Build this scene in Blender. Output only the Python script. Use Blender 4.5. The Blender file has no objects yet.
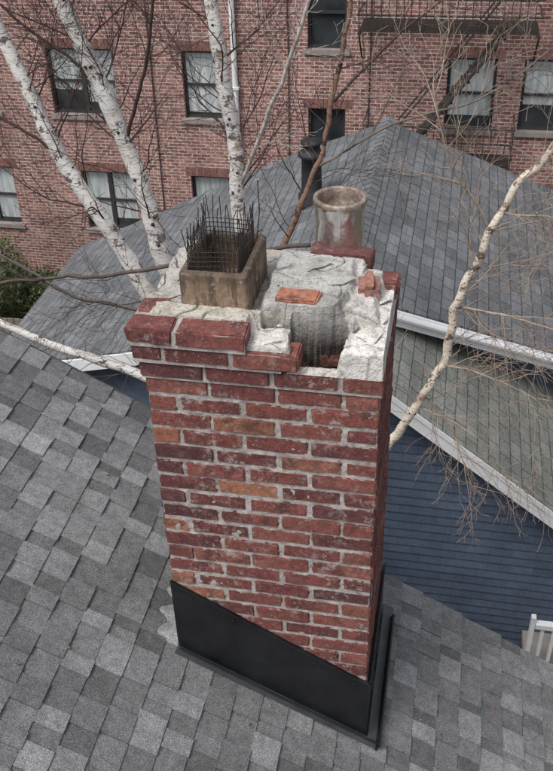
import bpy, bmesh, math, random
from mathutils import Vector, Matrix, noise
rnd=random.Random(7)
S=bpy.context.scene
COL=bpy.context.collection
# ------------------------------------------------------------ helpers
def empty(name):
    o=bpy.data.objects.new(name,None);COL.objects.link(o);return o
def mesh(name,V,Fc,mat=None,parent=None,cols=None,smooth=False):
    me=bpy.data.meshes.new(name);me.from_pydata([tuple(v) for v in V],[],Fc);me.update()
    if cols is not None:
        a=me.color_attributes.new("col",'FLOAT_COLOR','POINT')
        for i,c in enumerate(cols): a.data[i].color=(c[0],c[1],c[2],1)
    if mat: me.materials.append(mat)
    if smooth:
        for p in me.polygons:p.use_smooth=True
    o=bpy.data.objects.new(name,me);COL.objects.link(o)
    if parent:o.parent=parent
    return o
class Buf:
    def __init__(s): s.V=[];s.F=[];s.C=[]
    def add(s,V,F,c=(1,1,1)):
        n=len(s.V);s.V+= [tuple(v) for v in V];s.F+=[tuple(i+n for i in f) for f in F];s.C+=[c]*len(V)
    def box(s,x0,x1,y0,y1,z0,z1,c=(1,1,1)):
        V=[(x,y,z) for z in(z0,z1) for y in(y0,y1) for x in(x0,x1)]
        s.add(V,[(0,2,3,1),(4,5,7,6),(0,1,5,4),(2,6,7,3),(0,4,6,2),(1,3,7,5)],c)
    def prism(s,poly,h0,h1,axis='z',c=(1,1,1)):
        n=len(poly)
        if axis=='z': V=[(x,y,h0) for x,y in poly]+[(x,y,h1) for x,y in poly]
        else: V=[(x,h0,z) for x,z in poly]+[(x,h1,z) for x,z in poly]
        F=[tuple(range(n)),tuple(range(2*n-1,n-1,-1))]+[(i,i+n,(i+1)%n+n,(i+1)%n) for i in range(n)]
        s.add(V,F,c)
    def tube(s,pts,rad,n=6,c=(1,1,1),cap=True):
        base=len(s.V);m=len(pts);pts=[Vector(p) for p in pts]
        for i,p in enumerate(pts):
            t=(pts[min(i+1,m-1)]-pts[max(i-1,0)])
            if t.length<1e-9:t=Vector((0,0,1))
            t.normalize();ref=Vector((.93,.31,.1)) if abs(t.x)<.8 else Vector((.1,.2,.95))
            a=t.cross(ref).normalized();b=t.cross(a)
            r=rad[i] if isinstance(rad,(list,tuple)) else rad
            for k in range(n):
                an=2*math.pi*k/n
                s.V.append(tuple(p+a*(math.cos(an)*r)+b*(math.sin(an)*r)));s.C.append(c)
        for i in range(m-1):
            for k in range(n):
                k2=(k+1)%n
                s.F.append((base+i*n+k,base+i*n+k2,base+(i+1)*n+k2,base+(i+1)*n+k))
        if cap:
            s.F.append(tuple(base+k for k in range(n))[::-1]);s.F.append(tuple(base+(m-1)*n+k for k in range(n)))
    def obj(s,name,mat,parent=None,smooth=False):
        return mesh(name,s.V,s.F,mat,parent,s.C,smooth)
def fixn(o):
    bm=bmesh.new();bm.from_mesh(o.data);bmesh.ops.recalc_face_normals(bm,faces=bm.faces);bm.to_mesh(o.data);bm.free()

# ------------------------------------------------------------ materials
class M:
    def __init__(s,name,rough=.85,metal=0):
        s.m=bpy.data.materials.new(name);s.m.use_nodes=True;s.nt=s.m.node_tree;s.n=s.nt.nodes
        s.b=s.n["Principled BSDF"];s.b.inputs["Roughness"].default_value=rough;s.b.inputs["Metallic"].default_value=metal
        s.tc=s.n.new("ShaderNodeTexCoord");s.co=s.tc.outputs["Object"]
    def L(s,a,b): s.nt.links.new(a,b)
    def map(s,scale=(1,1,1),rot=(0,0,0),loc=(0,0,0)):
        m=s.n.new("ShaderNodeMapping");m.inputs["Scale"].default_value=scale;m.inputs["Rotation"].default_value=rot;m.inputs["Location"].default_value=loc
        s.L(s.co,m.inputs[0]);return m.outputs[0]
    def noise(s,sc,det=4,ro=.6,vec=None,dist=0):
        n=s.n.new("ShaderNodeTexNoise");n.inputs["Scale"].default_value=sc;n.inputs["Detail"].default_value=min(det,4);n.inputs["Roughness"].default_value=ro;n.inputs["Distortion"].default_value=dist
        s.L(vec or s.co,n.inputs["Vector"]);return n.outputs["Fac"]
    def ramp(s,fac,stops,interp='LINEAR'):
        r=s.n.new("ShaderNodeValToRGB");r.color_ramp.interpolation=interp;e=r.color_ramp.elements
        while len(e)<len(stops): e.new(.5)
        for i,(p,c) in enumerate(stops):
            e[i].position=p;e[i].color=(c[0],c[1],c[2],1) if isinstance(c,tuple) else (c,c,c,1)
        s.L(fac,r.inputs[0]);return r.outputs[0]
    def mix(s,fac,a,b,mode='MIX'):
        m=s.n.new("ShaderNodeMix");m.data_type='RGBA';m.blend_type=mode
        for v,i in((fac,0),(a,6),(b,7)):
            if isinstance(v,(int,float)): m.inputs[i].default_value=v if i==0 else (v,v,v,1)
            elif isinstance(v,tuple): m.inputs[i].default_value=(v[0],v[1],v[2],1)
            else: s.L(v,m.inputs[i])
        return m.outputs[2]
    def attr(s,name="col"):
        a=s.n.new("ShaderNodeAttribute");a.attribute_name=name;return a.outputs["Color"]
    def color(s,c):
        if isinstance(c,tuple): s.b.inputs["Base Color"].default_value=(c[0],c[1],c[2],1)
        else: s.L(c,s.b.inputs["Base Color"])
        return s
    def bump(s,h,st=.5,dist=.01):
        b=s.n.new("ShaderNodeBump");b.inputs["Strength"].default_value=st;b.inputs["Distance"].default_value=dist
        s.L(h,b.inputs["Height"])
        if s.b.inputs["Normal"].is_linked: s.L(s.b.inputs["Normal"].links[0].from_socket,b.inputs["Normal"])
        s.L(b.outputs[0],s.b.inputs["Normal"]);return s
    def sep(s):
        x=s.n.new("ShaderNodeSeparateXYZ");s.L(s.co,x.inputs[0]);return x.outputs
    def comb(s,x,y,z=0):
        c=s.n.new("ShaderNodeCombineXYZ")
        for v,i in((x,0),(y,1),(z,2)):
            if isinstance(v,(int,float)):c.inputs[i].default_value=v
            else:s.L(v,c.inputs[i])
        return c.outputs[0]
    def math(s,op,a,b):
        m=s.n.new("ShaderNodeMath");m.operation=op
        for v,i in((a,0),(b,1)):
            if isinstance(v,(int,float)):m.inputs[i].default_value=v
            else:s.L(v,m.inputs[i])
        return m.outputs[0]
    def brick(s,vec,w,h,mort,c1,c2,cm,off=.5,smooth=.1,bias=0):
        b=s.n.new("ShaderNodeTexBrick");s.L(vec,b.inputs["Vector"]);b.inputs["Scale"].default_value=1
        b.inputs["Brick Width"].default_value=w;b.inputs["Row Height"].default_value=h;b.inputs["Mortar Size"].default_value=mort
        b.inputs["Mortar Smooth"].default_value=smooth;b.inputs["Bias"].default_value=bias;b.offset=off
        b.inputs["Color1"].default_value=(*c1,1);b.inputs["Color2"].default_value=(*c2,1);b.inputs["Mortar"].default_value=(*cm,1)
        return b.outputs

def simple(name,c,rough=.8,metal=0,var=.25,sc=6,bump=0):
    m=M(name,rough,metal);n=m.noise(sc,5)
    m.color(m.mix(1.0,c,m.ramp(n,[(.25,1-var),(.75,1+var*.6)]),'MULTIPLY'))
    if bump: m.bump(m.noise(sc*12,3),bump,.003)
    return m.m

# chimney brick
m=M("chimney_brick_mat",.9)
c=m.attr()
n1=m.noise(48,5,.75);c=m.mix(1.0,c,m.ramp(n1,[(.28,.50),(.5,.95),(.76,1.5)]),'MULTIPLY')
blot=m.noise(10,5,.75,dist=.4);c=m.mix(m.ramp(blot,[(.50,0),(.62,.7)]),c,(.070,.028,.026))
blot=m.noise(16,5,.75,vec=m.map(loc=(4,9,2)));c=m.mix(m.ramp(blot,[(.56,0),(.66,.5)]),c,(.27,.12,.085))
eff=m.noise(30,5,.8);eff2=m.noise(5,3,.5)
e=m.math('MULTIPLY',m.ramp(eff,[(.53,0),(.65,.9)]),m.ramp(eff2,[(.42,.08),(.62,.85)]))
c=m.mix(e,c,(.44,.38,.35))
spk=m.noise(170,2,.6);c=m.mix(m.ramp(spk,[(.66,0),(.72,.65)]),c,(.52,.46,.42))
m.color(c);m.bump(m.noise(120,4,.75),.7,.005)
MAT_BRICK=m.m
m=M("mortar_mat",.95);n=m.noise(20,5,.8)
c=m.ramp(n,[(.28,(.20,.165,.15)),(.46,(.39,.35,.325)),(.7,(.58,.545,.515))])
m.color(c);m.bump(m.noise(110,4,.75),.8,.006)
MAT_MORTAR=m.m
m=M("crown_mortar_mat",.95);c=m.attr();n=m.noise(22,5,.8)
c=m.mix(1.0,c,m.ramp(n,[(.3,.60),(.5,1.0),(.72,1.22)]),'MULTIPLY')
d=m.noise(9,5,.8);c=m.mix(m.ramp(d,[(.53,0),(.65,.5)]),c,(.17,.15,.125))
d=m.noise(13,5,.8,vec=m.map(loc=(3,8,1)));c=m.mix(m.math('MULTIPLY',m.ramp(d,[(.58,0),(.66,.45)]),m.math('GREATER_THAN',m.attr(),.3)),c,(.66,.64,.60))
sp=m.noise(150,2,.6);c=m.mix(m.ramp(sp,[(.58,0),(.68,.5)]),c,(.12,.11,.10))
m.color(c);m.bump(m.noise(150,3,.7),.8,.005).bump(m.noise(38,4,.75),.8,.012)
MAT_CROWN=m.m
# foreground shingles
m=M("asphalt_shingle_mat",.92);c=m.attr()
g=m.noise(330,2,.75);c=m.mix(1.0,c,m.ramp(g,[(.36,.38),(.5,.95),(.64,1.9)]),'MULTIPLY')
b=m.noise(1.6,4,.6);c=m.mix(1.0,c,m.ramp(b,[(.3,.78),(.7,1.2)]),'MULTIPLY')
b=m.noise(24,5,.8);c=m.mix(1.0,c,m.ramp(b,[(.3,.70),(.7,1.28)]),'MULTIPLY')
m.color(c);m.bump(g,.6,.003)
MAT_SH=m.m
def far_shingle(name,ca,cb,sl):
    m=M(name,.9);x=m.sep();vec=m.comb(m.math('ADD',x[1],0),m.math('MULTIPLY',x[0],sl))
    o=m.brick(vec,.24,.143,.007,ca,cb,tuple(v*.42 for v in ca),.37,.4)
    c=m.mix(1.0,o[0],m.ramp(m.noise(45,5,.85),[(.3,.55),(.7,1.45)]),'MULTIPLY')
    c=m.mix(1.0,c,m.ramp(m.noise(.9,5,.65),[(.3,.75),(.7,1.2)]),'MULTIPLY')
    st=m.noise(3,5,.7,vec=m.map((4,.5,.5)));c=m.mix(1.0,c,m.ramp(st,[(.35,.82),(.65,1.12)]),'MULTIPLY')
    m.color(c)
    inv=m.math('SUBTRACT',1.0,o[1]);m.bump(inv,.6,.012);return m.m
MAT_FSH=far_shingle("neighbor_shingle_mat",(.118,.125,.135),(.185,.193,.205),1.118)
MAT_FSH2=far_shingle("porch_shingle_mat",(.19,.20,.18),(.28,.285,.26),1.254)
# apartment brick
m=M("apartment_brick_mat",.9);x=m.sep();vec=m.comb(x[0],x[2])
o=m.brick(vec,.215,.075,.0095,(.19,.062,.050),(.42,.20,.165),(.58,.51,.47),.5,.2,.0)
c=m.mix(1.0,o[0],m.ramp(m.noise(11,5,.85),[(.3,.55),(.5,1),(.7,1.6)]),'MULTIPLY')
c=m.mix(m.ramp(m.noise(15,3,.8,vec=m.map((1,1,2.6))),[(.54,0),(.62,.75)]),c,(.62,.50,.45))
c=m.mix(m.ramp(m.noise(13,3,.8,vec=m.map((1,1,2.6),loc=(5,3,2))),[(.56,0),(.64,.8)]),c,(.08,.035,.035))
c=m.mix(1.0,c,m.ramp(m.noise(.35,5,.6),[(.3,.72),(.7,1.15)]),'MULTIPLY')
c=m.mix(1.0,c,m.ramp(m.noise(1.2,4,.7,vec=m.map((3,1,.35))),[(.35,.82),(.6,1.08)]),'MULTIPLY')
m.color(c);m.bump(m.math('SUBTRACT',1.0,o[1]),.5,.01)
MAT_APT=m.m
# blue siding
m=M("blue_siding_mat",.75);x=m.sep();vec=m.comb(x[0],x[2])
o=m.brick(vec,.24,.115,.002,(.070,.098,.148),(.092,.122,.175),(.04,.058,.095),.41,.3)
c=m.mix(1.0,o[0],m.ramp(m.noise(3,5,.7),[(.3,.8),(.7,1.15)]),'MULTIPLY')
c=m.mix(1.0,c,m.ramp(m.noise(35,4,.8),[(.3,.8),(.7,1.2)]),'MULTIPLY');m.color(c)
m.bump(m.math('SUBTRACT',1.0,o[1]),.3,.005)
MAT_BLUE=m.m
# birch
m=M("birch_bark_mat",.8)
n=m.noise(6,5,.75,vec=m.map((1,1,7)));c=m.ramp(n,[(.28,(.52,.46,.40)),(.46,(.84,.81,.77)),(.75,(.90,.88,.85))])
l=m.noise(9,5,.75,vec=m.map((1.5,1.5,12)));c=m.mix(m.ramp(l,[(.585,0),(.62,.9)]),c,(.10,.07,.055))
p2=m.noise(6.5,5,.8,vec=m.map((1.3,1.3,1.5)));c=m.mix(m.ramp(p2,[(.55,0),(.60,.9)]),c,(.08,.055,.05))
p3=m.noise(5,4,.8,vec=m.map((1,1,3),loc=(3,1,7)));c=m.mix(m.ramp(p3,[(.56,0),(.64,.7)]),c,(.50,.34,.25))
c=m.mix(1.0,c,m.attr(),'MULTIPLY')
m.color(c);m.bump(l,.7,.008);MAT_BIRCH=m.m
m=M("twig_mat",.85);c=m.mix(1.0,m.attr(),m.ramp(m.noise(20,3),[(.3,.7),(.7,1.3)]),'MULTIPLY');m.color(c);MAT_TWIG=m.m
MAT_WHITE=simple("white_trim_mat",(.80,.81,.82),.6,0,.15,5)
MAT_BLACK=simple("black_flashing_mat",(.012,.013,.015),.38,.0,.7,7,.3)
MAT_LEAD=simple("grey_flashing_mat",(.085,.09,.095),.55,.3,.4,12,.2)
MAT_IRON=simple("iron_mat",(.055,.045,.04),.8,.2,.4,8)
MAT_WIRE=simple("rusty_wire_mat",(.045,.036,.032),.7,.3,.5,60)
MAT_STONE=simple("stone_sill_mat",(.30,.26,.24),.85,0,.3,6)
MAT_FRAME=simple("window_frame_mat",(.045,.042,.042),.5,0,.3,6)
MAT_VENT=simple("vent_metal_mat",(.035,.036,.04),.6,.3,.5,9)
MAT_GREY=simple("house_wall_mat",(.35,.36,.38),.8,0,.15,3)
m=M("curtain_mat",.6);x=m.sep()
n=m.noise(3,4,.6,vec=m.map((5,1,.6)));m.color(m.ramp(n,[(.3,(.30,.33,.34)),(.7,(.62,.66,.66))]));MAT_CURT=m.m
m=M("window_glass_mat",.08);m.color(m.ramp(m.noise(1.2,2),[(.3,(.015,.018,.02)),(.7,(.06,.07,.075))]));MAT_GLASS=m.m
# clay flue
m=M("clay_flue_mat",.85);x=m.sep()
c=m.ramp(m.noise(14,5,.8),[(.25,(.11,.072,.046)),(.5,(.25,.172,.115)),(.75,(.42,.33,.245))])
st=m.noise(10,5,.75,vec=m.map((3.0,3.0,.7)));c=m.mix(m.ramp(st,[(.48,0),(.60,.8)]),c,(.06,.042,.030))
gz=m.math('ADD',m.math('MULTIPLY',m.math('SUBTRACT',x[2],7.80),8.0),m.math('MULTIPLY',m.noise(14,4),.6))
c=m.mix(m.ramp(gz,[(.85,0),(1.25,.6)]),c,(.07,.052,.04))
c=m.mix(m.ramp(m.noise(26,4,.8,vec=m.map(loc=(7,2,2))),[(.58,0),(.66,.5)]),c,(.48,.44,.38))
m.color(c);m.bump(m.noise(80,4),.5,.003);MAT_CLAY=m.m
m=M("steel_flue_mat",.2,1.0)
c=m.ramp(m.noise(9,4,.6,vec=m.map((1,1,.4))),[(.3,(.62,.61,.60)),(.55,(.80,.80,.79)),(.75,(.92,.92,.91))])
r=m.noise(22,4,.8,vec=m.map((1,1,.5)));rm=m.ramp(r,[(.62,0),(.72,.5)]);c=m.mix(rm,c,(.30,.22,.17));m.color(c)
m.L(m.ramp(m.noise(30,4,.7),[(.3,.12),(.7,.32)]),m.b.inputs["Roughness"])
m.bump(m.noise(9,3),.3,.012);MAT_STEEL=m.m
m=M("flue_rust_mat",.6,.4);m.color(m.ramp(m.noise(26,4,.75),[(.3,(.12,.085,.065)),(.5,(.28,.21,.17)),(.75,(.60,.56,.52))]));m.bump(m.noise(70,4),.5,.004);MAT_RUST=m.m
m=M("ground_mat",.95);c=m.ramp(m.noise(1.2,5,.7),[(.3,(.05,.055,.03)),(.5,(.10,.085,.06)),(.7,(.16,.14,.11))]);c=m.mix(1.0,c,m.ramp(m.noise(30,5,.8),[(.3,.6),(.7,1.4)]),'MULTIPLY');m.color(c);m.bump(m.noise(20,4,.8),.8,.05);MAT_GROUND=m.m
m=M("leaf_mat",.7);m.color(m.attr());MAT_LEAF=m.m

# ------------------------------------------------------------ ground
mesh("ground",[(-400,-400,-1.5),(400,-400,-1.5),(400,400,-1.5),(-400,400,-1.5)],[(0,1,2,3)],MAT_GROUND)

# ------------------------------------------------------------ foreground house
house=empty("shingled_house")
th=math.atan(.54);ct,st_=math.cos(th),math.sin(th)
def RP(q,d,h=0): return Vector((-.886+ct*q+st_*h, d, 6.3-st_*q+ct*h))
def dmax(s): return 3.40 if s<-.83 else 3.12-.05*(s+.18)
QR,QE=-3.1,4.9
B=Buf();ex=.112;q=QR
while q<QE:
    s=-.886+ct*q;dm=dmax(s+.06);d=dm+rnd.uniform(-.003,.003);k=rnd.random()<.5
    rowv=rnd.uniform(.95,1.05)
    while d>-3.2:
        w=rnd.uniform(.045,.14) if not k else rnd.uniform(.06,.15)
        d0=max(-3.2,d-w);g=.0010
        hb=.0115 if k else .0055
        v=rnd.choice([.14,.16,.18,.20,.215,.24])*(1.08 if k else .82)*rnd.uniform(.90,1.10)*rowv
        cc=(v,v*1.005,v*1.025)
        jt=rnd.uniform(-.002,.002)
        V=[RP(q,d0+g,hb-.0055),RP(q,d-g,hb-.0055),RP(q+ex+jt,d-g,hb),RP(q+ex+jt,d0+g,hb),
           RP(q,d0+g,-.002),RP(q,d-g,-.002),RP(q+ex+jt,d-g,-.002),RP(q+ex+jt,d0+g,-.002)]
        B.add(V,[(0,3,2,1),(3,7,6,2),(0,4,7,3),(1,2,6,5)],cc)
        d=d0;k=not k if rnd.random()<.85 else k
    q+=ex
o=B.obj("roof_shingles",MAT_SH,house);fixn(o)
B=Buf()
def deck(qa,qb,dm,dn=-3.2):
    V=[RP(qa,dn,-.004),RP(qa,dm,-.004),RP(qb,dm,-.004),RP(qb,dn,-.004),RP(qa,dn,-.14),RP(qa,dm,-.14),RP(qb,dm,-.14),RP(qb,dn,-.14)]
    B.add(V,[(0,1,2,3),(7,6,5,4),(0,4,5,1),(2,6,7,3),(1,5,6,2),(0,3,7,4)],(.06,.06,.062))
deck(QR,.06,3.385);deck(.0601,QE,2.86)
o=B.obj("roof_deck",MAT_SH,house);fixn(o)
r0=RP(QR,0,0)
B=Buf();V=[(r0.x,-3.2,r0.z+.008),(r0.x,3.4,r0.z+.008),(r0.x-5,3.4,r0.z-2.7),(r0.x-5,-3.2,r0.z-2.7)]
V+=[(a,b,c_-.12) for a,b,c_ in V];B.add(V,[(0,1,2,3),(7,6,5,4),(0,4,5,1),(1,5,6,2),(2,6,7,3),(3,7,4,0)],(.15,.15,.155))
o=B.obj("roof_back_slope",MAT_SH,house);fixn(o)
B=Buf();e=RP(QE,0,-.15);B.prism([(r0.x-4.6,-1.5),(e.x-.35,-1.5),(e.x-.35,e.z+.12),(r0.x,r0.z-.2),(r0.x-4.6,r0.z-2.75)],-2.9,2.8,'y',(1,1,1))
o=B.obj("walls",MAT_GREY,house);fixn(o)
B=Buf()
B.tube([RP(QR,3.41,-.01),RP(.05,3.41,-.01)],.012,6)
B.obj("drip_edge",MAT_LEAD,house)
B=Buf();r9=random.Random(4)
for _ in range(120):
    q=r9.uniform(-1.6,2.2);d=r9.uniform(1.2,3.0)
    if -.05<q<.95 and d>2.15: continue
    s_=r9.uniform(.003,.010);a=r9.uniform(0,6.28);p0=RP(q,d,.016)
    u1=Vector((math.cos(a)*ct,math.sin(a),-math.cos(a)*st_))*s_;u2=Vector((-math.sin(a)*ct,math.cos(a),math.sin(a)*st_))*s_*r9.uniform(.3,.8);nn=Vector((st_,0,ct))*.004
    B.add([p0-u1,p0-u2+nn,p0+u1,p0+u2],[(0,1,2,3)],r9.choice([(.16,.08,.04),(.35,.3,.25),(.1,.06,.04),(.30,.12,.08)]))
B.obj("leaf_litter",MAT_LEAF,house)

# ------------------------------------------------------------ chimney
chim=empty("brick_chimney")
S0,D0,W,D=-.893,2.22,.738,.64
CH=.0668
def mkbrick(bufs,x0,x1,y0,y1,z0,z1,col,bev=.004,jit=.0016,rot=None,chip=1):
    bm=bmesh.new();bmesh.ops.create_cube(bm,size=1)
    cx,cy,cz=(x0+x1)/2,(y0+y1)/2,(z0+z1)/2
    for v in bm.verts:
        v.co=Vector((v.co.x*(x1-x0),v.co.y*(y1-y0),v.co.z*(z1-z0)))
        v.co+=Vector([rnd.uniform(-jit,jit) for _ in range(3)])
    bmesh.ops.subdivide_edges(bm,edges=[e for e in bm.edges if e.calc_length()>.12],cuts=5,use_grid_fill=True)
    bmesh.ops.bevel(bm,geom=[e for e in bm.edges if e.calc_face_angle(0)>.8],offset=bev*rnd.uniform(.7,1.5),segments=2,affect='EDGES')
    Mx=Matrix.Translation((cx,cy,cz))
    if rot: Mx=Mx@rot
    for v in bm.verts:
        v.co=Mx@v.co
        nz=noise.noise_vector(v.co*38)*.0028*chip+noise.noise_vector(v.co*95)*.0012*chip
        v.co+=nz
    bm.verts.ensure_lookup_table()
    bufs.add([v.co for v in bm.verts],[tuple(v.index for v in f.verts) for f in bm.faces],col);bm.free()
def bcol(hot=0):
    r=rnd.random()
    if r<hot: return rnd.choice([(.31,.12,.07),(.34,.14,.08),(.28,.11,.07)])
    base=rnd.choice([(.175,.052,.045),(.205,.062,.05),(.145,.044,.041),(.23,.08,.062),(.19,.057,.048),(.215,.07,.056),(.12,.042,.042),(.165,.048,.044)])
    k=rnd.uniform(.85,1.15);return tuple(v*k for v in base)
BB=Buf();g=.0105;L_=.2015;Wd=.092
def course(z1,proj,even,x_to=None,hot=.05,back=True,fdepth=Wd,sides=True):
    z0=z1-CH+g
    xa,xb=S0-proj,S0+W+proj;y0=D0-proj;y1=D0+D+proj
    for yy0,yy1,fr in((y0,y0+fdepth,True),(y1-Wd,y1,False)):
        if not fr and not back: continue
        x=xa;first=True
        while x<xb-.02:
            l=L_ if (even or not first) else Wd
            first=False
            xe=min(x+l,xb)
            if xb-xe<.05: xe=xb
            ok=not (x_to is not None and fr and xe>x_to)
            if ok:
                j=rnd.uniform(-.002,.002)
                mkbrick(BB,x+rnd.uniform(-.002,.002),xe+rnd.uniform(-.002,.002),yy0+j,yy1+j,z0+rnd.uniform(-.001,.001),z1+rnd.uniform(-.0012,.0012),bcol(hot))
            x=xe+g
    if not sides: return
    for xx0,xx1 in((xa,xa+Wd),(xb-Wd,xb)):
        if x_to is not None and xx0>xa+.1: continue
        y=y0+Wd+g
        while y<y1-Wd-.03:
            ye=min(y+L_,y1-Wd-g)
            if even and y==y0+Wd+g: ye=y+Wd
            mkbrick(BB,xx0,xx1,y,ye,z0,z1,bcol(hot*.5));y=ye+g
ZT=7.60
for i in range(28):
    course(ZT-i*CH,0,i%2==0,hot=.03 if i<12 else .07)
course(ZT+CH,.010,True,hot=0,fdepth=.050)
course(ZT+2*CH,.024,False,x_to=S0+.50,hot=0,back=False)
def lb(u0,u1,v0,v1,z0,z1,col,rz=0,rx=0,chip=1.8,jit=.003,bev=.006):
    mkbrick(BB,S0+u0,S0+u1,D0+v0,D0+v1,z0,z1,col,bev,jit,Matrix.Rotation(math.radians(rz),4,'Z')@Matrix.Rotation(math.radians(rx),4,'X'),chip)
z3=ZT+3*CH
lb(-.034,.112,-.034,.058,z3-.056,z3-.003,(.17,.050,.044),0,0,1.4)
lb(.122,.340,-.034,.058,z3-.057,z3-.004,(.20,.064,.054),-.3,0,1.6)
lb(-.034,.058,.068,.165,z3-.056,z3-.006,(.19,.058,.05),1,0,1.6)
lb(.395,.525,.148,.222,7.75,7.828,(.42,.165,.10),-3,1,2.0)
lb(.628,.700,.26,.40,7.755,7.822,(.36,.175,.135),4,-1,2.0,.005,.015)
lb(.45,.66,.465,.55,7.765,7.826,(.14,.05,.046),-2)
lb(.665,.750,.37,.465,7.72,7.784,(.18,.06,.052),0)
lb(.52,.62,.14,.20,7.60,7.65,(.17,.07,.05),6,0)
lb(.44,.50,.07,.16,7.56,7.61,(.15,.06,.045),0,0)
BB.obj("bricks",MAT_BRICK,chim)
# mortar core (recessed)
r=.0042
bm=bmesh.new()
z0,z1=5.6,ZT+.004
nx,ny,nz=120,60,320
def face(a,b,c,na,nb):
    for i in range(na):
        for j in range(nb):
            q=[a+b*(i/na)+c*(j/nb),a+b*((i+1)/na)+c*(j/nb),a+b*((i+1)/na)+c*((j+1)/nb),a+b*(i/na)+c*((j+1)/nb)]
            bm.faces.new([bm.verts.new(v) for v in q])
x0,x1,y0,y1=S0+r,S0+W-r,D0+r,D0+D-r
face(Vector((x0,y0,z0)),Vector((x1-x0,0,0)),Vector((0,0,z1-z0)),nx,nz)
face(Vector((x1,y0,z0)),Vector((0,y1-y0,0)),Vector((0,0,z1-z0)),ny,160)
face(Vector((x1,y1,z0)),Vector((x0-x1,0,0)),Vector((0,0,z1-z0)),40,80)
face(Vector((x0,y1,z0)),Vector((0,y0-y1,0)),Vector((0,0,z1-z0)),40,80)
bmesh.ops.remove_doubles(bm,verts=bm.verts,dist=.0004)
for v in bm.verts:
    v.co+=noise.noise_vector(v.co*55)*.0036+noise.noise_vector(v.co*17)*.0016
me=bpy.data.meshes.new("mortar_joints");bm.to_mesh(me);bm.free();me.materials.append(MAT_MORTAR)
for p in me.polygons:p.use_smooth=True
o=bpy.data.objects.new("mortar_joints",me);COL.objects.link(o);o.parent=chim
B=Buf()
for i,p,xe in((1,.010,W+.004),(2,.024,.47)):
    z0=ZT+(i-1)*CH+.001;z1=ZT+i*CH-.004;q_=p-.004
    B.box(S0-q_,S0+.09,D0-q_+.001,D0+D+q_,z0,z1)
    B.box(S0+.0901,S0+.44,D0-q_+.001,D0+.08,z0,z1)
    if i==1: B.box(S0+.63,S0+W+q_,D0-q_+.001,D0+D,z0,z1);B.box(S0+.4401,S0+.6299,D0-q_+.001,D0+.03,z0,z1)
z0=ZT+2*CH+.001
B.box(S0-.029,S0+.335,D0-.029,D0+.05,z0-.002,z0+.056);B.box(S0-.029,S0+.05,D0+.0501,D0+.16,z0-.002,z0+.056)
B.obj("corbel_mortar",MAT_MORTAR,chim)
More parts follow.
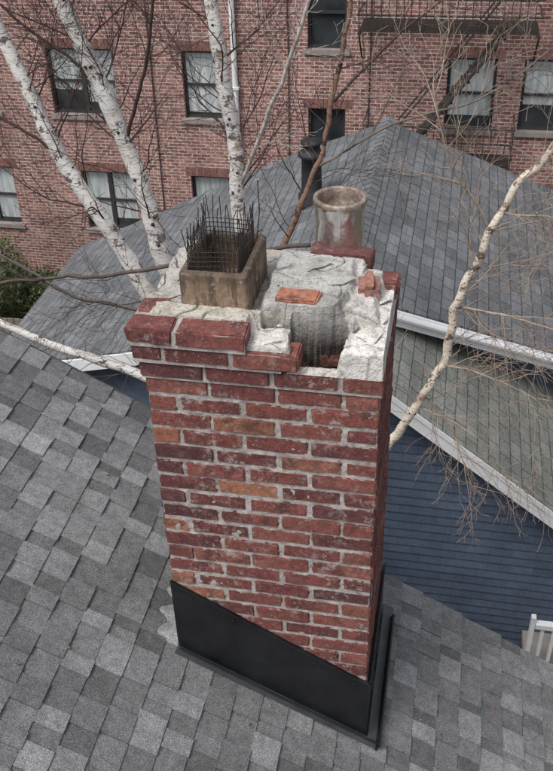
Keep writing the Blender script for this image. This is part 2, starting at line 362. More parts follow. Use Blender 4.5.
# crown height field
def ss(a,b,x):
    t=max(0,min(1,(x-a)/(b-a)));return t*t*(3-2*t)
def reg(u,v,u0,u1,v0,v1,e=.010):
    return ss(u0-e,u0+e,u)*(1-ss(u1-e,u1+e,u))*ss(v0-e,v0+e,v)*(1-ss(v1-e,v1+e,v))
V=[];C_=[];Fc=[]
NU,NV=260,220
U0,U1,V0,V1=-.020,W+.006,-.008,D+.01
for j in range(NV+1):
    for i in range(NU+1):
        u=U0+(U1-U0)*i/NU;v=V0+(V1-V0)*j/NV
        wu=u+.018*noise.noise(Vector((u*11,v*11,3)))+.006*noise.noise(Vector((u*50,v*50,3)));wv=v+.018*noise.noise(Vector((u*11,v*11,9)))+.006*noise.noise(Vector((u*50,v*50,8)))
        h=7.772;c=Vector((.44,.41,.37));am=.8
        k=reg(wu,wv,-.15,.10,.15,.8);h+=(7.788-h)*k;c=c.lerp(Vector((.50,.47,.43)),k);am+=k*.9
        k=reg(wu,wv,.02,.395,.050,.128,.006);h+=(7.803-h)*k;c=c.lerp(Vector((.56,.52,.45)),k);am-=.5*k
        k=reg(wu,wv,.325,.455,-.05,.10,.008);h+=(7.752-h)*k;c=c.lerp(Vector((.70,.67,.63)),k);am-=.3*k
        k=reg(wu,wv,.47,.80,-.05,.10,.012);h+=(7.672-h)*k;c=c.lerp(Vector((.66,.62,.58)),k)
        k=reg(wu,wv,.345,.600,.140,.270,.010);h+=(7.816+.03*(u-.45)-h)*k;c=c.lerp(Vector((.47,.455,.435)),k);am-=.3*k
        k=reg(wu,wv,.350,.640,.270,.475,.012);h+=(7.826-.04*(u-.5)-h)*k;c=c.lerp(Vector((.52,.51,.49)),k);am-=.2*k
        k=reg(wu,wv,.605,.715,.16,.45,.012);h+=(7.796-h)*k;c=c.lerp(Vector((.60,.57,.54)),k);am+=k*.3
        k=reg(wu,wv,.615,.90,-.05,.14,.010);h+=(7.748-h)*k;c=c.lerp(Vector((.74,.71,.67)),k);am+=k*.8
        k=reg(wu,wv,.705,.90,.12,.8,.012);h+=(7.760-h)*k;c=c.lerp(Vector((.70,.67,.63)),k);am+=k*.9
        k=reg(wu,wv,.455,.620,.030,.140,.006);h+=(7.25-h)*k;c=c.lerp(Vector((.04,.026,.022)),k)  # broken hole: soot tone, with the cavity's shade painted into the colour
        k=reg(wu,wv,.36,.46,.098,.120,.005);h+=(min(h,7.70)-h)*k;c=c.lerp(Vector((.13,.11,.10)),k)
        k=ss(.48,.53,wv)*ss(.62,.66,u);h-=.085*k
        if v>.50: h-=.03*ss(.50,.62,v)
        n=noise.fractal(Vector((u*22,v*22,1.7)),1.0,2.2,4)*.0062*am+noise.noise(Vector((u*95,v*95,4)))*.0018
        cr_=abs(noise.noise(Vector((u*7,v*7,21))));n-=.009*(1-ss(0,.03,cr_));c=c*(.5+.5*ss(0,.03,cr_))
        h+=n
        if v<.05 and u<.335: h=min(h,7.70)
        if h>7.5 and u>.47: h=max(h,7.672)
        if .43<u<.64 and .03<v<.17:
            dk=1-ss(7.66,7.79,h);c=c.lerp(Vector((.035,.024,.02)),dk)  # hole walls darken with depth, shade painted into the vertex colour
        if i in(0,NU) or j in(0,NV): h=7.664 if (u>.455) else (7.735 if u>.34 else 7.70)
        V.append((S0+u,D0+v,h));C_.append(c)
for j in range(NV):
    for i in range(NU):
        a=j*(NU+1)+i;Fc.append((a,a+1,a+NU+2,a+NU+1))
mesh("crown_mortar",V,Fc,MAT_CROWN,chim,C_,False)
B=Buf()
def chunk(u,v,z,r,c,sq=(1,1,.6),rz=None):
    bm=bmesh.new()
    for _ in range(13):
        w=Vector([rnd.gauss(0,1) for _ in range(3)]).normalized()*rnd.uniform(.75,1.1);bm.verts.new(w)
    bmesh.ops.convex_hull(bm,input=bm.verts)
    bmesh.ops.delete(bm,geom=[x for x in bm.verts if not x.link_faces],context='VERTS')
    es=list(bm.edges)
    bmesh.ops.subdivide_edges(bm,edges=es,cuts=2,use_grid_fill=True)
    bmesh.ops.triangulate(bm,faces=bm.faces)
    for w in bm.verts:
        p=w.co+noise.noise_vector(w.co*2.5+Vector((u*40,v*40,0)))*.12
        x_,y_=p.x*r*sq[0],p.y*r*sq[1]
        w.co=Vector((S0+u+x_,D0+v+y_,z+p.z*r*sq[2]+.10*x_))
    bm.verts.ensure_lookup_table();bm.verts.index_update()
    B.add([w.co for w in bm.verts],[tuple(x.index for x in f.verts) for f in bm.faces],c);bm.free()
wh=(.74,.71,.67);gy=(.50,.48,.45)
for a in [(.385,.025,7.752,.040,wh,(1.3,.8,.28)),(.665,.035,7.732,.050,wh,(1,.8,.5)),(.695,.03,7.725,.040,wh,(.9,.8,.5)),
          (.69,.105,7.752,.045,wh,(1.1,1,.30)),(.718,.19,7.760,.030,wh,(.7,1.6,.4)),(.718,.30,7.763,.030,wh,(.7,1.5,.4)),(.635,.13,7.765,.030,gy,(.6,1.2,.6)),
          (.05,.22,7.79,.045,gy,(1,1.3,.25)),(.03,.34,7.788,.045,gy,(1,1.4,.25)),(.06,.46,7.788,.05,gy,(1,1.2,.25)),
          (.45,.39,7.826,.07,gy,(1.3,1,.10)),(.56,.33,7.824,.055,gy,(1,1.2,.12)),(.40,.52,7.76,.05,gy,(1,1,.5))]:
    chunk(*a)
for _ in range(110):
    u=rnd.uniform(-.01,.72);v=rnd.uniform(.06,.50)
    if .08<u<.33 and .1<v<.45: continue
    if .43<u<.64 and v<.16: continue
    z=7.822 if (.36<u<.63 and .15<v<.46) else (7.765 if u>.7 else (7.80 if u>.62 else 7.784))
    chunk(u,v,z,rnd.uniform(.002,.007),rnd.choice([wh,gy,gy,(.22,.09,.07)]))
B.obj("mortar_rubble",MAT_CROWN,chim)
# clay flue liner
cx,cy=S0+.208,D0+.27
def rr2(cx,cy,w,h,r,n=6):
    out=[]
    for k,(sx,sy) in enumerate(((1,1),(-1,1),(-1,-1),(1,-1))):
        for i in range(n+1):
            a=math.pi/2*(k+i/n)
            out.append((cx+sx*(w/2-r)+r*math.cos(a),cy+sy*(h/2-r)+r*math.sin(a)))
    return out
loops=[(rr2(cx,cy,.215,.300,.014),7.70),(rr2(cx,cy,.215,.300,.014),7.905),(rr2(cx,cy,.207,.292,.012),7.912),(rr2(cx,cy,.174,.260,.012),7.912),(rr2(cx,cy,.168,.254,.012),7.903),(rr2(cx,cy,.168,.254,.012),7.30)]
V=[];Fc=[]
for l,z in loops: V+=[(a+noise.noise(Vector((a*20,b*20,z*9)))*.0015,b,z+noise.noise(Vector((a*25,b*25,3)))*.004) for a,b in l]
n=len(loops[0][0])
for k in range(len(loops)-1):
    for i in range(n): Fc.append((k*n+i,k*n+(i+1)%n,(k+1)*n+(i+1)%n,(k+1)*n+i))
Fc.append(tuple((len(loops)-1)*n+i for i in range(n)))
o=mesh("clay_flue_liner",V,Fc,MAT_CLAY,chim);fixn(o)
# wire cage
B=Buf();x0,x1,y0,y1=cx-.085,cx+.072,cy-.115,cy+.118;sp=.0145;zb=7.80
def wj(p,t): return Vector(p)+noise.noise_vector(Vector(p)*9)*.007*t
def side(pa,pb,n,zt=7.985):
    for i in range(n+1):
        t=i/n;a=Vector((pa[0]+(pb[0]-pa[0])*t,pa[1]+(pb[1]-pa[1])*t,0))
        top=zt+rnd.uniform(.01,.075);lean=Vector((rnd.uniform(-.014,.014),rnd.uniform(-.014,.014),0))
        B.tube([wj((a.x,a.y,zb),0),wj((a.x,a.y,7.9),.6),wj((a.x,a.y,7.97),1),Vector((a.x,a.y,top))+lean],.0015,4)
    z=zb+.01
    while z<zt:
        B.tube([wj((pa[0]+(pb[0]-pa[0])*k/6,pa[1]+(pb[1]-pa[1])*k/6,z),1) for k in range(7)],.0015,4);z+=sp*1.1
side((x0,y0),(x1,y0),12);side((x1,y0),(x1,y1),16);side((x1,y1),(x0,y1),12);side((x0,y1),(x0,y0),16)
B.tube([(x1+.01,y1,7.91),(x1+.02,y1+.01,8.0),(x1+.015,y1+.02,8.10)],.0018,4);B.tube([(x1,y0+.06,7.95),(x1+.05,y0+.07,8.01),(x1+.07,y0+.05,8.03)],.0015,4)
B.obj("wire_cage",MAT_WIRE,chim)
def revolve(name,cx,cy,prof,mat,parent,n=56):
    V=[];Fc=[]
    for r,z in prof:
        for k in range(n):
            a=2*math.pi*k/n;V.append((cx+r*math.cos(a),cy+r*math.sin(a),z))
    for j in range(len(prof)-1):
        for k in range(n): Fc.append((j*n+k,j*n+(k+1)%n,(j+1)*n+(k+1)%n,(j+1)*n+k))
    o=mesh(name,V,Fc,mat,parent,None,True);return o
px,py=S0+.532,D0+.595
revolve("steel_flue_pipe",px,py,[(.083,7.66),(.083,7.80),(.0845,7.805),(.083,7.81),(.083,7.915),(.0865,7.92),(.0865,7.945),(.0885,7.95),(.0895,7.962)],MAT_STEEL,chim)
revolve("flue_pipe_rim",px,py,[(.0892,7.961),(.0905,7.966),(.0905,7.974),(.088,7.980),(.077,7.980),(.075,7.975),(.075,7.93),(.071,7.925),(.068,7.85),(.066,7.82),(.0,7.815)],MAT_RUST,chim)
revolve("flue_pipe_collar",px,py,[(.115,7.70),(.100,7.755),(.0835,7.765)],MAT_CROWN,chim)
# flashing
def rz(s): return 5.8216-.54*s
B=Buf();pr=.009
xa,xb=S0-pr+.004,S0+W+pr;yf=D0-pr-.003
top=lambda s:6.672-.585*(s-S0)
B.prism([(xa,rz(xa)-.02),(xb,rz(xb)-.02),(xb,top(xb)),(xa,top(xa))],yf,yf+.011,'y')
B.prism([(xa,top(xa)-.004),(xb,top(xb)-.004),(xb,top(xb)+.010),(xa,top(xa)+.010)],yf-.004,yf+.013,'y')
B.box(xb-.010,xb,yf+.0121,D0+D+.02,rz(xb)-.02,top(xb)-.02)
B.box(xb-.002,xb+.006,yf+.03,D0+D+.02,top(xb)-.03,top(xb)-.01)
B.box(xa-.004,xa+.006,yf+.0121,D0+D+.02,rz(xa)-.02,top(xa)-.16)
o=B.obj("black_step_flashing",MAT_BLACK,chim);fixn(o)
mod=o.modifiers.new("bev",'BEVEL');mod.width=.002;mod.segments=2
for k in range(5):
    ob=revolve("flashing_screw",0,0,[(.005,0),(.005,.003),(.003,.004),(0,.004)],MAT_BLACK,chim,10)
    s_=S0+.07+k*.155;ob.rotation_euler=(math.radians(90),0,0);ob.location=(s_,yf,top(s_)-.028)
B=Buf()
def flange(q0,q1,d0,d1,h=.016,t=.004):
    V=[RP(q0,d0,h),RP(q0,d1,h),RP(q1,d1,h),RP(q1,d0,h),RP(q0,d0,h-t),RP(q0,d1,h-t),RP(q1,d1,h-t),RP(q1,d0,h-t)]
    B.add(V,[(0,1,2,3),(7,6,5,4),(0,4,5,1),(1,5,6,2),(2,6,7,3),(3,7,4,0)])
qa=(xa+.886)/ct;qb=(xb+.886)/ct
flange(qa-.01,qb+.045,D0-.048,D0-pr-.002)
flange(qb-.002,qb+.05,D0-pr-.0015,D0+D+.06)
o=B.obj("flashing_flange",MAT_LEAD,chim);fixn(o)
B=Buf()
V=[RP(qb+.038,D0-.05,.0),RP(qb+.038,D0+D,.0),RP(qb+.038,D0+D,.045),RP(qb+.038,D0-.05,.045),RP(qb+.046,D0-.05,.0),RP(qb+.046,D0+D,.0),RP(qb+.046,D0+D,.045),RP(qb+.046,D0-.05,.045)]
B.add(V,[(0,1,2,3),(7,6,5,4),(0,4,5,1),(1,5,6,2),(2,6,7,3),(3,7,4,0)])
B.tube([RP(qa,D0-.026,.022),RP((qa+qb)/2,D0-.027,.020),RP(qb+.04,D0-.026,.022)],.005,6)
o=B.obj("flashing_edge",MAT_BLACK,chim);fixn(o)
V=[];Fc=[];C_=[]
N=40
for j in range(N+1):
    wd=.105+.04*noise.noise(Vector((j*.3,2,5)))
    for i in range(15):
        q=qa-.001-wd*i/14;d=D0-.01+.63*j/N
        h=.075*(1-i/14)**2+.013+noise.noise(Vector((q*26,d*26,0)))*.003
        if i==14 or j==0: h=.002
        V.append(RP(q,d,h));C_.append((.25,.25,.252))
for j in range(N):
    for i in range(14): a=j*15+i;Fc.append((a,a+1,a+16,a+15))
o=mesh("saddle_sealant",V,Fc,MAT_SH,chim,C_,True);fixn(o)

# ------------------------------------------------------------ blue neighbour house
nb=empty("blue_house")
ZL=lambda s:4.9+.5*(s+.95); ZR=lambda s:4.9-.5*(s+.95)
Lp=[(-.95,7.62),(-3.34,8.13),(-4.31,8.57),(-5.34,9.10),(-6.15,10.22),(-6.2,13.26),(-2.3,13.05),(-.95,12.6)]
Rp=[(-.95,7.62),(-.95,12.6),(1.51,13.4),(4.2,13.7),(4.2,9.85),(1.24,8.6),(-.44,7.87)]
for nm,P_,Z in(("roof_slope_left",Lp,ZL),("roof_slope_right",Rp,ZR)):
    n=len(P_);V=[(a,b,Z(a)) for a,b in P_]+[(a,b,Z(a)-.05) for a,b in P_]
    Fc=[tuple(range(n)),tuple(range(2*n-1,n-1,-1))]+[(i,(i+1)%n,(i+1)%n+n,i+n) for i in range(n)]
    o=mesh(nm,V,Fc,MAT_FSH,nb);fixn(o)
B=Buf();d=7.62
while d<12.6:
    v=rnd.uniform(.13,.17)
    for sg in(-1,1):
        V=[(-.95,d,4.918),(-.95,d+.2,4.908),(-.95+sg*.11,d+.2,4.855),(-.95+sg*.11,d,4.864)]
        B.add(V,[(0,1,2,3)],(v,v*1.05,v*1.1))
    d+=.16
B.obj("ridge_cap",MAT_SH,nb)
B=Buf()
def fas(P_,Z,h=.17,t=.03,out=.02,drop=.02):
    for (a,b) in zip(P_[:-1],P_[1:]):
        A=Vector((a[0],a[1]-out,Z(a[0])-drop));Bv=Vector((b[0],b[1]-out,Z(b[0])-drop))
        V=[A,Bv,Bv-Vector((0,0,h)),A-Vector((0,0,h))];V+=[v+Vector((0,t,0)) for v in V]
        B.add(V,[(0,1,2,3),(7,6,5,4),(0,4,5,1),(1,5,6,2),(2,6,7,3),(3,7,4,0)])
fas([(-.95,7.6),(-3.34,8.11),(-4.31,8.55),(-5.34,9.08),(-6.15,10.2)],ZL)
fas([(-.95,7.6),(-.44,7.85),(1.24,8.58),(4.2,9.83)],ZR)
B.tube([(1.24,8.53,3.74),(-.44,7.80,4.58)],.035,8);B.tube([(1.24,8.53,3.74),(4.2,9.78,2.26)],.035,8)
B.obj("fascia",MAT_WHITE,nb)
B=Buf()
wl=[(-.95,7.95),(-3.34,8.46),(-4.31,8.9),(-5.2,9.4),(-5.85,10.4),(-5.9,13.0),(-.95,12.4),(3.9,13.4),(3.9,10.15),(1.24,8.95),(-.44,8.2)]
n=len(wl);zt=[(ZL(a) if a<-.95 else ZR(a))-.08 for a,b in wl]
V=[(a,b,-1.5) for a,b in wl]+[(a,b,z) for (a,b),z in zip(wl,zt)]
B.add(V,[(i,(i+1)%n,(i+1)%n+n,i+n) for i in range(n)])
o=B.obj("main_walls",MAT_BLUE,nb);fixn(o)
AP=-.75;sl=.756;zAP=4.39+sl*(-.43-AP)
def ZG(s): return zAP-sl*abs(s-AP)
wd0,wd1=7.1,9.4
B=Buf();ex=.115;z=-1.5
while z<zAP-.1:
    z1=min(z+ex,zAP-.1)
    half=(zAP-.06-z1)/sl
    xl,xr=max(-2.0,AP-half),min(2.75,AP+half)
    if xr-xl>.05:
        y0=wd0-.014;V=[(xl,y0,z),(xr,y0,z),(xr,wd0,z1),(xl,wd0,z1),(xl,wd0+.05,z),(xr,wd0+.05,z),(xr,wd0+.05,z1),(xl,wd0+.05,z1)]
        B.add(V,[(0,1,2,3),(4,7,6,5),(0,4,5,1),(3,2,6,7),(0,3,7,4),(1,5,6,2)])
    z+=ex
o=B.obj("wing_siding",MAT_BLUE,nb)
B=Buf();B.prism([(-1.98,-1.5),(2.73,-1.5),(2.73,ZG(2.73)-.07),(AP,zAP-.07),(-1.98,ZG(-1.98)-.07)],wd0+.06,wd1,'y')
o=B.obj("wing_walls",MAT_BLUE,nb);fixn(o)
sE=3.05
V=[];Fc=[]
for a,b in((AP,sE),(AP,-2.3)):
    k=len(V);V+=[(a,wd0-.28,ZG(a)),(a,9.3,ZG(a)),(b,9.3,ZG(b)),(b,wd0-.28,ZG(b))];V+=[(x,y,z-.05) for x,y,z in V[k:k+4]]
    Fc+=[tuple(k+i for i in f) for f in [(0,1,2,3),(7,6,5,4),(0,4,5,1),(1,5,6,2),(2,6,7,3),(3,7,4,0)]]
o=mesh("wing_roof",V,Fc,MAT_FSH2,nb);fixn(o)
B=Buf()
for a,b in((AP,sE),(AP,-2.3)):
    for y0,y1,h0,h1 in((wd0-.315,wd0-.285,.015,.19),(wd0-.33,wd0-.316,-.006,.05)):
        B.prism([(a,ZG(a)-h0),(b,ZG(b)-h0),(b,ZG(b)-h1),(a,ZG(a)-h1)],y0,y1,'y')
    B.prism([(a,ZG(a)-.17),(b,ZG(b)-.17),(b,ZG(b)-.185),(a,ZG(a)-.185)],wd0-.2845,wd0-.015,'y')
o=B.obj("wing_rake_trim",MAT_WHITE,nb);fixn(o)
B=Buf();zr=.30
B.box(1.2,3.4,6.35,6.42,1.66+zr,1.72+zr);B.box(1.2,3.4,6.36,6.41,.86+zr,.92+zr)
x=1.26
while x<3.3: B.box(x,x+.035,6.37,6.405,.92+zr,1.66+zr);x+=.11
B.box(1.15,1.195,6.36,6.42,-1.5,1.8+zr);B.box(3.405,3.45,6.36,6.42,-1.5,1.8+zr)
B.obj("porch_railing",MAT_WHITE,nb)
B=Buf();B.box(1.2,3.4,6.3,7.05,.72+zr,.82+zr);B.box(1.25,1.33,6.4,6.5,-1.5,.72+zr);B.box(3.2,3.3,6.4,6.5,-1.5,.72+zr);B.obj("porch_deck",MAT_STONE,nb)
cx2,cy2=-1.72,10.6;zb=ZL(cx2)
revolve("roof_vent_stack",cx2,cy2,[(.17,zb-.15),(.17,zb+.10),(.13,zb+.14),(.125,zb+.58),(.17,zb+.60),(.17,zb+.64),(.11,zb+.67),(.11,zb+.74),(.14,zb+.76),(.13,zb+.79),(0,zb+.80)],MAT_VENT,nb,12)

# ------------------------------------------------------------ apartment building
ap=empty("brick_apartment_building")
YW=19.0
wins=[]
for r_,(z0,z1) in enumerate(((5.42,6.85),(2.60,4.05),(-.20,1.27))):
    for a,b in((-17.6,-16.7),(-15.1,-13.6),(-11.55,-10.3),(-8.95,-7.42),(-5.88,-4.98),(-.28,.70),(1.22,2.12),(4.3,5.8),(8.0,8.9)):
        if r_==2 and a==-8.95: a,b=-8.55,-7.25
        wins.append((a,b,z0,z1))
wins+=[(-3.15,-2.35,4.15,5.55),(-3.15,-2.35,1.40,2.93)]
xs=sorted(set([-24,14]+[w[0] for w in wins]+[w[1] for w in wins]));zs=sorted(set([-1.5,10]+[w[2] for w in wins]+[w[3] for w in wins]))
B=Buf()
for i in range(len(xs)-1):
    for j in range(len(zs)-1):
        mx,mz=(xs[i]+xs[i+1])/2,(zs[j]+zs[j+1])/2
        if any(w[0]<mx<w[1] and w[2]<mz<w[3] for w in wins): continue
        B.add([(xs[i],YW,zs[j]),(xs[i+1],YW,zs[j]),(xs[i+1],YW,zs[j+1]),(xs[i],YW,zs[j+1])],[(0,1,2,3)])
for a,b,z0,z1 in wins:
    B.add([(a,YW,z0),(a,YW+.3,z0),(a,YW+.3,z1),(a,YW,z1)],[(0,1,2,3)]);B.add([(b,YW,z0),(b,YW,z1),(b,YW+.3,z1),(b,YW+.3,z0)],[(0,1,2,3)])
    B.add([(a,YW,z1),(a,YW+.3,z1),(b,YW+.3,z1),(b,YW,z1)],[(0,1,2,3)])
B.box(-24,14,YW+.31,YW+12,-1.5,9.9)
B.obj("walls",MAT_APT,ap)
B=Buf()
for a,b,z0,z1 in wins:
    x=a-.10
    while x<b+.08:
        k=rnd.uniform(.75,1.25);B.box(x,x+.064,YW-.008,YW+.05,z1+.004,z1+.205,(.25*k,.115*k,.095*k));x+=.075
B.obj("window_lintels",MAT_BRICK,ap)
Bs,Bf,Bg,Bc=Buf(),Buf(),Buf(),Buf()
for w in wins:
    a,b,z0,z1=w
    Bs.box(a-.08,b+.08,YW-.06,YW+.16,z0-.10,z0)
    y0=YW+.10
    mull=[a,b] if b-a<1.2 else [a,(a+b)/2,b]
    for m0,m1 in zip(mull[:-1],mull[1:]):
        Bf.box(m0,m0+.05,y0,y0+.06,z0,z1);Bf.box(m1-.05,m1,y0,y0+.06,z0,z1)
        Bf.box(m0+.05,m1-.05,y0,y0+.06,z1-.06,z1);Bf.box(m0+.05,m1-.05,y0,y0+.06,z0,z0+.06)
        zm=(z0+z1)/2;Bf.box(m0+.05,m1-.05,y0-.01,y0+.05,zm-.025,zm+.025)
        Bg.add([(m0+.05,y0+.045,z0+.06),(m1-.05,y0+.045,z0+.06),(m1-.05,y0+.045,z1-.06),(m0+.05,y0+.045,z1-.06)],[(0,1,2,3)])
        if w[0]!=-3.15:
            zc_=z0+.08+(z1-z0)*rnd.choice([.02,.3,.3,.12,.4])
            Bc.add([(m0+.06,y0+.040,zc_),(m1-.06,y0+.040,zc_),(m1-.06,y0+.040,z1-.065),(m0+.06,y0+.040,z1-.065)],[(0,1,2,3)])
Bs.obj("stone_sills",MAT_STONE,ap);Bf.obj("window_frames",MAT_FRAME,ap);Bg.obj("window_glass",MAT_GLASS,ap);Bc.obj("window_blinds",MAT_CURT,ap)
B=Buf();B.tube([(-4.70,YW-.08,-1.5),(-4.70,YW-.08,9.8)],.06,10)
for z in(-.5,1.5,3.3,5.2):B.box(-4.78,-4.62,YW-.15,YW-.001,z,z+.05)
B.obj("drain_pipe",MAT_WHITE,ap)
B=Buf()
def platform(x0,x1,z):
    for y in [YW-1.0+k*.11 for k in range(10)]: B.box(x0,x1,y,y+.025,z,z+.03)
    for x in(x0,(x0+x1)/2,x1-.04): B.box(x,x+.04,YW-1.02,YW-.005,z-.06,z-.001)
    for h in(.3,.6,.9):
        B.box(x0,x1,YW-1.05,YW-1.025,z+h,z+h+.03);B.box(x0-.03,x0-.005,YW-1.05,YW,z+h,z+h+.03);B.box(x1+.005,x1+.03,YW-1.05,YW,z+h,z+h+.03)
    x=x0
    while x<=x1: B.box(x,x+.018,YW-1.068,YW-1.052,z+.03,z+.93);x+=.14
    for x in(x0,x1): B.tube([(x,YW-1.0,z),(x,YW-.02,z-.9)],.018,6)
platform(-2.0,1.35,4.75);platform(-1.85,1.1,2.05)
for y in(YW-.95,YW-.40):
    B.tube([(-1.2,y,2.08),(.75,y,4.75)],.035,6)
    B.tube([(-1.2,y,2.88),(.75,y,5.55)],.018,6)
for k in range(13):
    t=(k+.5)/13;B.box(-1.2+1.95*t-.1,-1.2+1.95*t+.1,YW-.93,YW-.42,2.08+2.67*t-.01,2.08+2.67*t+.01)
B.obj("fire_escape",MAT_IRON,ap)
B=Buf()
for x in(-3.6,-1.9,-6.6):
    B.tube([(x,YW-.03,9),(x+.05,YW-.03,4),(x,YW-.03,-1)],.014,5)
B.obj("wall_cables",MAT_FRAME,ap)

# ------------------------------------------------------------ birch clump
bt=empty("birch_tree")
stems=Buf();tw=Buf()
def cr(pts,n=6):
    P_=[Vector(p) for p in pts];P_=[P_[0]*2-P_[1]]+P_+[P_[-1]*2-P_[-2]];out=[]
    for i in range(1,len(P_)-2):
        for k in range(n):
            t=k/n;a,b,c,d=P_[i-1],P_[i],P_[i+1],P_[i+2]
            out.append(.5*((2*b)+(c-a)*t+(2*a-5*b+4*c-d)*t*t+(3*b-a-3*c+d)*t**3))
    out.append(P_[-2]);return out
def twig(p,d,L,r,lev,col,droop=0.0):
    n=max(4,int(L/.06));pts=[p];d=d.normalized();rad=[r]
    q=p.copy();kids=[]
    for i in range(n):
        d=(d+Vector([rnd.gauss(0,.11) for _ in range(3)])+Vector((0,0,.03-droop*(i/n)))).normalized()
        q=q+d*(L/n);pts.append(q.copy());rad.append(max(.0015,r*(1-.8*(i+1)/n)))
        if lev>0 and i>0 and rnd.random()<.62: kids.append((q.copy(),d.copy(),rad[-1],i/n))
    tw.tube(pts,rad,4 if r>.004 else 3,col,False)
    for (k,dd,rr_,t) in kids:
        side=dd.cross(Vector([rnd.gauss(0,1) for _ in range(3)])).normalized()
        twig(k,dd*.75+side*rnd.uniform(.4,.9),L*rnd.uniform(.3,.6)*(1.1-.5*t),max(.0016,rr_*.65),lev-1,col,droop)
DK=(.075,.045,.042);TN=(.36,.28,.22);GYT=(.17,.14,.12)
def stem(pts,r0,r1,col,ntw,tcol,L=(.5,1.2),droop=0,amp=.012,tr=.007,n=12,bias=None,kink=0):
    base=[(-1.35,5.2,-1.5),(-1.33,5.25,.5)]
    P_=cr(base+pts[::-1],9);m=len(P_)
    for i in range(m): P_[i]=P_[i]+noise.noise_vector(P_[i]*2.3)*amp*1.8+noise.noise_vector(P_[i]*7)*amp*(.6+kink)
    rad=[]
    for i in range(m):
        t=i/(m-1);r=r0*(1.35-.7*t) if t<.5 else r0+(r1-r0)*(t-.5)*2
        rad.append(r*(1+.16*noise.noise(P_[i]*6)+.08*noise.noise(P_[i]*19)))
    stems.tube(P_,rad,n,col)
    for _ in range(ntw):
        i=int(m*rnd.uniform(.42,.99));i=min(i,m-2)
        t=(P_[i+1]-P_[i]).normalized();side=t.cross(Vector([rnd.gauss(0,1) for _ in range(3)])).normalized()
        if bias: side=(side+Vector(bias)).normalized()
        side.y*=.5
        twig(P_[i],t*.6+side,rnd.uniform(*L),tr*rnd.uniform(.5,1.2),2,tcol,droop)
    for _ in range(int(m*.25)):
        i=rnd.randrange(int(m*.4),m-1);a=rnd.uniform(0,6.28);r=rad[i]
        pp=P_[i]+Vector((math.cos(a),math.sin(a),0))*r*.82
        tw.tube([pp,pp+Vector((math.cos(a),math.sin(a),.5))*r*.35],[r*.28,r*.12],6,(.06,.045,.04))
W1=(1,1,1)
A=[(-3.17,5.6,8.42),(-2.92,5.6,7.78),(-2.71,5.6,7.07),(-2.43,5.6,6.54),(-2.13,5.6,5.91),(-1.80,5.6,5.13)]
Bq=[(-2.72,5.8,8.39),(-2.57,5.8,7.93),(-2.40,5.8,7.46),(-2.28,5.8,7.09),(-2.15,5.8,6.58),(-2.06,5.8,6.06),(-1.85,5.8,5.23)]
Cq=[(-1.66,6,8.36),(-1.63,6,7.90),(-1.58,6,7.46),(-1.53,6,7.05),(-1.51,6,6.68),(-1.49,6,6.33),(-1.44,6,5.43)]
LB=[(-3.46,5,6.10),(-3.04,5,5.96),(-2.55,5,5.75),(-2.01,5,5.58),(-1.64,5,5.26)]
RB=[(.72,5.2,7.80),(.54,5.2,7.35),(.39,5.2,7.07),(.25,5.2,6.78),(.12,5.2,6.28),(.03,5.2,5.73),(-.15,5.2,5.32),(-.29,5.2,5.03),(-.63,5.2,4.24)]
BR=[(-.65,5.6,8.31),(-.68,5.6,8.0),(-.76,5.6,7.47),(-.87,5.6,6.95),(-1.10,5.6,6.39),(-1.38,5.6,5.68)]
stem(A,.060,.045,W1,20,DK,(.5,1.1))
stem(Bq,.064,.050,W1,22,DK,(.5,1.2))
stem(Cq,.055,.043,W1,20,DK,(.5,1.2))
stem(LB,.034,.022,W1,12,GYT,(.3,.8),tr=.005)
stem(RB,.030,.017,(.90,.82,.72),36,TN,(.4,1.0),droop=.12,tr=.005,bias=(.5,0,0),amp=.02,kink=.8)
stem(BR,.020,.011,(.32,.20,.15),14,DK,(.4,.9),tr=.005,kink=.8)
def limb(pts,r0,r1,col,nt,L=(.3,.8),tr=.004,tcol=None,droop=0):
    P_=cr(pts,8);m=len(P_)
    P_=[p+noise.noise_vector(p*4)*.025+noise.noise_vector(p*11)*.010 for p in P_]
    tw.tube(P_,[r0+(r1-r0)*i/(m-1) for i in range(m)],7,col)
    for _ in range(nt):
        i=rnd.randrange(1,m-1);t=(P_[i+1]-P_[i]).normalized();side=t.cross(Vector([rnd.gauss(0,1) for _ in range(3)])).normalized()
        twig(P_[i],t+side,rnd.uniform(*L),tr,2,tcol or col,droop)
limb([(-.74,4.5,6.96),(-1.57,4.5,6.77),(-2.07,4.5,6.66),(-2.67,4.5,6.57),(-3.2,4.5,6.48)],.013,.010,(.10,.075,.065),5)
limb([(-2.02,5.3,5.95),(-2.5,5.0,6.25),(-2.95,4.9,6.62),(-3.5,4.9,6.8)],.014,.007,GYT,8)
limb([(-1.5,6,6.6),(-1.2,5.8,7.3),(-.95,5.7,7.9),(-.7,5.6,8.6)],.016,.010,(.5,.46,.42),12)
limb([(-2.25,5.8,7.0),(-2.0,5.7,7.6),(-1.85,5.6,8.2),(-1.8,5.6,8.7)],.014,.007,DK,12)
limb([(-2.6,5.6,6.9),(-2.95,5.5,7.25),(-3.3,5.5,7.35),(-3.7,5.5,7.6)],.012,.005,DK,12)
limb([(-2.4,5.8,7.45),(-2.8,5.7,7.8),(-3.1,5.6,8.2)],.012,.005,DK,12)
limb([(-.87,5.6,6.95),(-.4,5.5,7.3),(.1,5.4,7.5),(.6,5.4,7.9)],.010,.004,GYT,12,(.4,.9))
limb([(-.76,5.6,7.4),(-.3,5.5,7.9),(.1,5.4,8.2)],.010,.004,DK,10,(.4,.9))
limb([(.25,5.2,6.78),(.0,5.1,7.2),(-.15,5.0,7.7)],.009,.004,TN,12,(.4,.9))
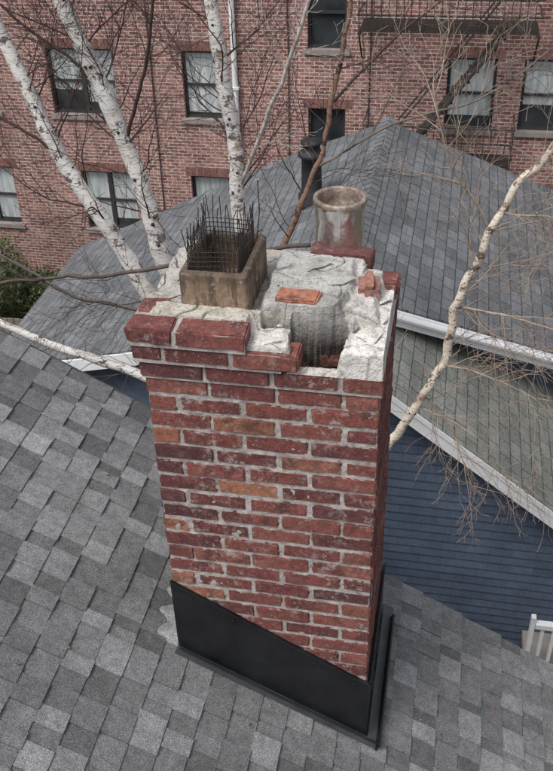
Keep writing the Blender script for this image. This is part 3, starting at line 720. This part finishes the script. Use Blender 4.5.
limb([(.10,5.2,6.2),(.4,5.0,6.3),(.8,4.9,6.25),(1.2,4.8,6.1)],.009,.003,TN,14,(.4,.9),droop=.15)
limb([(.03,5.2,5.75),(.3,5.1,5.8),(.65,5.0,5.7),(.9,4.9,5.3)],.007,.002,TN,13,(.3,.7),droop=.2)
limb([(-.05,5.2,5.5),(.2,5.1,5.2),(.35,5.0,4.8)],.006,.002,TN,12,(.3,.6),droop=.2)
limb([(.3,5.2,6.9),(.6,5.1,6.9),(.9,5.0,6.7)],.007,.002,TN,10,(.3,.8),droop=.2)
limb([(-.1,5.2,5.4),(.3,5.0,5.35),(.6,4.9,5.0)],.006,.002,TN,12,(.3,.7),droop=.22)
stems.obj("white_stems",MAT_BIRCH,bt,True);tw.obj("twigs",MAT_TWIG,bt,True)

# ------------------------------------------------------------ shrubs & fence
def shrub(name,cx,cy,cz,rx,ry,rz_,n,seed):
    r=random.Random(seed);B=Buf()
    for _ in range(n):
        a=r.uniform(0,2*math.pi);ph=math.acos(r.uniform(-1,1));k=r.uniform(.45,1)**.5
        v=Vector((math.cos(a)*math.sin(ph),math.sin(a)*math.sin(ph),math.cos(ph)))
        k*=1+.35*noise.noise(v*2.2+Vector((seed,0,0)))
        p=Vector((cx+v.x*rx*k,cy+v.y*ry*k,cz+v.z*rz_*k))
        t=Vector([r.gauss(0,1) for _ in range(3)]).normalized();u=t.cross(Vector((0,.3,1))).normalized()
        s=r.uniform(.03,.07);c=r.choice([(.06,.10,.03),(.10,.15,.04),(.14,.19,.06),(.04,.07,.025)])
        B.add([p-t*s,p+u*s*.5,p+t*s,p-u*s*.5],[(0,1,2,3)],c)
    for k in range(7): B.tube([(cx,cy,-1.5),(cx+r.uniform(-.6,.6)*rx,cy+r.uniform(-.6,.6)*ry,cz)],.02,5,(.08,.06,.04))
    B.obj(name,MAT_LEAF)
shrub("evergreen_shrub",-10.2,16.6,-.45,1.0,.9,1.1,5600,3)
shrub("evergreen_shrub.001",-11.6,17.4,-.3,1.0,.8,1.3,5200,5)
shrub("evergreen_shrub.002",-8.9,17.0,-1.0,.8,.7,.6,3000,9)
fe=Buf();x=-16
while x<-3: fe.box(x,x+.13,15.2,15.23,-1.5,-.55+rnd.uniform(-.01,.01));x+=.145
fe.box(-16,-3,15.235,15.29,-.8,-.72);fe.box(-16,-3,15.235,15.29,-1.2,-1.12)
fe.obj("wooden_fence",simple("fence_mat",(.22,.19,.16),.9,0,.4,5))

# ------------------------------------------------------------ light
w=bpy.data.worlds.new("World");S.world=w;w.use_nodes=True;nt=w.node_tree
sky=nt.nodes.new("ShaderNodeTexSky");sky.sky_type='NISHITA';sky.sun_disc=False
el,az=math.radians(58),math.radians(215)
sky.sun_elevation=el;sky.sun_rotation=az;sky.air_density=1;sky.dust_density=3
hs=nt.nodes.new("ShaderNodeHueSaturation");hs.inputs["Saturation"].default_value=.35
nt.links.new(sky.outputs[0],hs.inputs["Color"]);bg=nt.nodes["Background"];nt.links.new(hs.outputs[0],bg.inputs[0]);bg.inputs[1].default_value=.15
sl_=bpy.data.lights.new("sun","SUN");sl_.energy=2.1;sl_.angle=math.radians(25);sl_.color=(1,.975,.94)
so=bpy.data.objects.new("sun",sl_);COL.objects.link(so)
dirv=Vector((math.sin(az)*math.cos(el),math.cos(az)*math.cos(el),math.sin(el)))
so.rotation_euler=dirv.to_track_quat('Z','Y').to_euler()
# ------------------------------------------------------------ camera
p=math.radians(35);h=math.radians(12)
F=Vector((-math.sin(h)*math.cos(p),math.cos(h)*math.cos(p),-math.sin(p)));U=Vector((-math.sin(h)*math.sin(p),math.cos(h)*math.sin(p),math.cos(p)));R=Vector((math.cos(h),math.sin(h),0))
X=(R-.033*U).normalized();Y=(U+.033*R).normalized();Z=-F
cam=bpy.data.cameras.new("camera");co=bpy.data.objects.new("camera",cam);COL.objects.link(co)
co.matrix_world=Matrix(((X.x,Y.x,Z.x,0),(X.y,Y.y,Z.y,0),(X.z,Y.z,Z.z,9.2),(0,0,0,1)))
cam.sensor_fit='VERTICAL';cam.sensor_height=36;cam.lens=36*907/771;cam.clip_end=2000;cam.clip_start=.05
S.camera=co
S.view_settings.view_transform='Standard';S.view_settings.look='None';S.view_settings.exposure=0
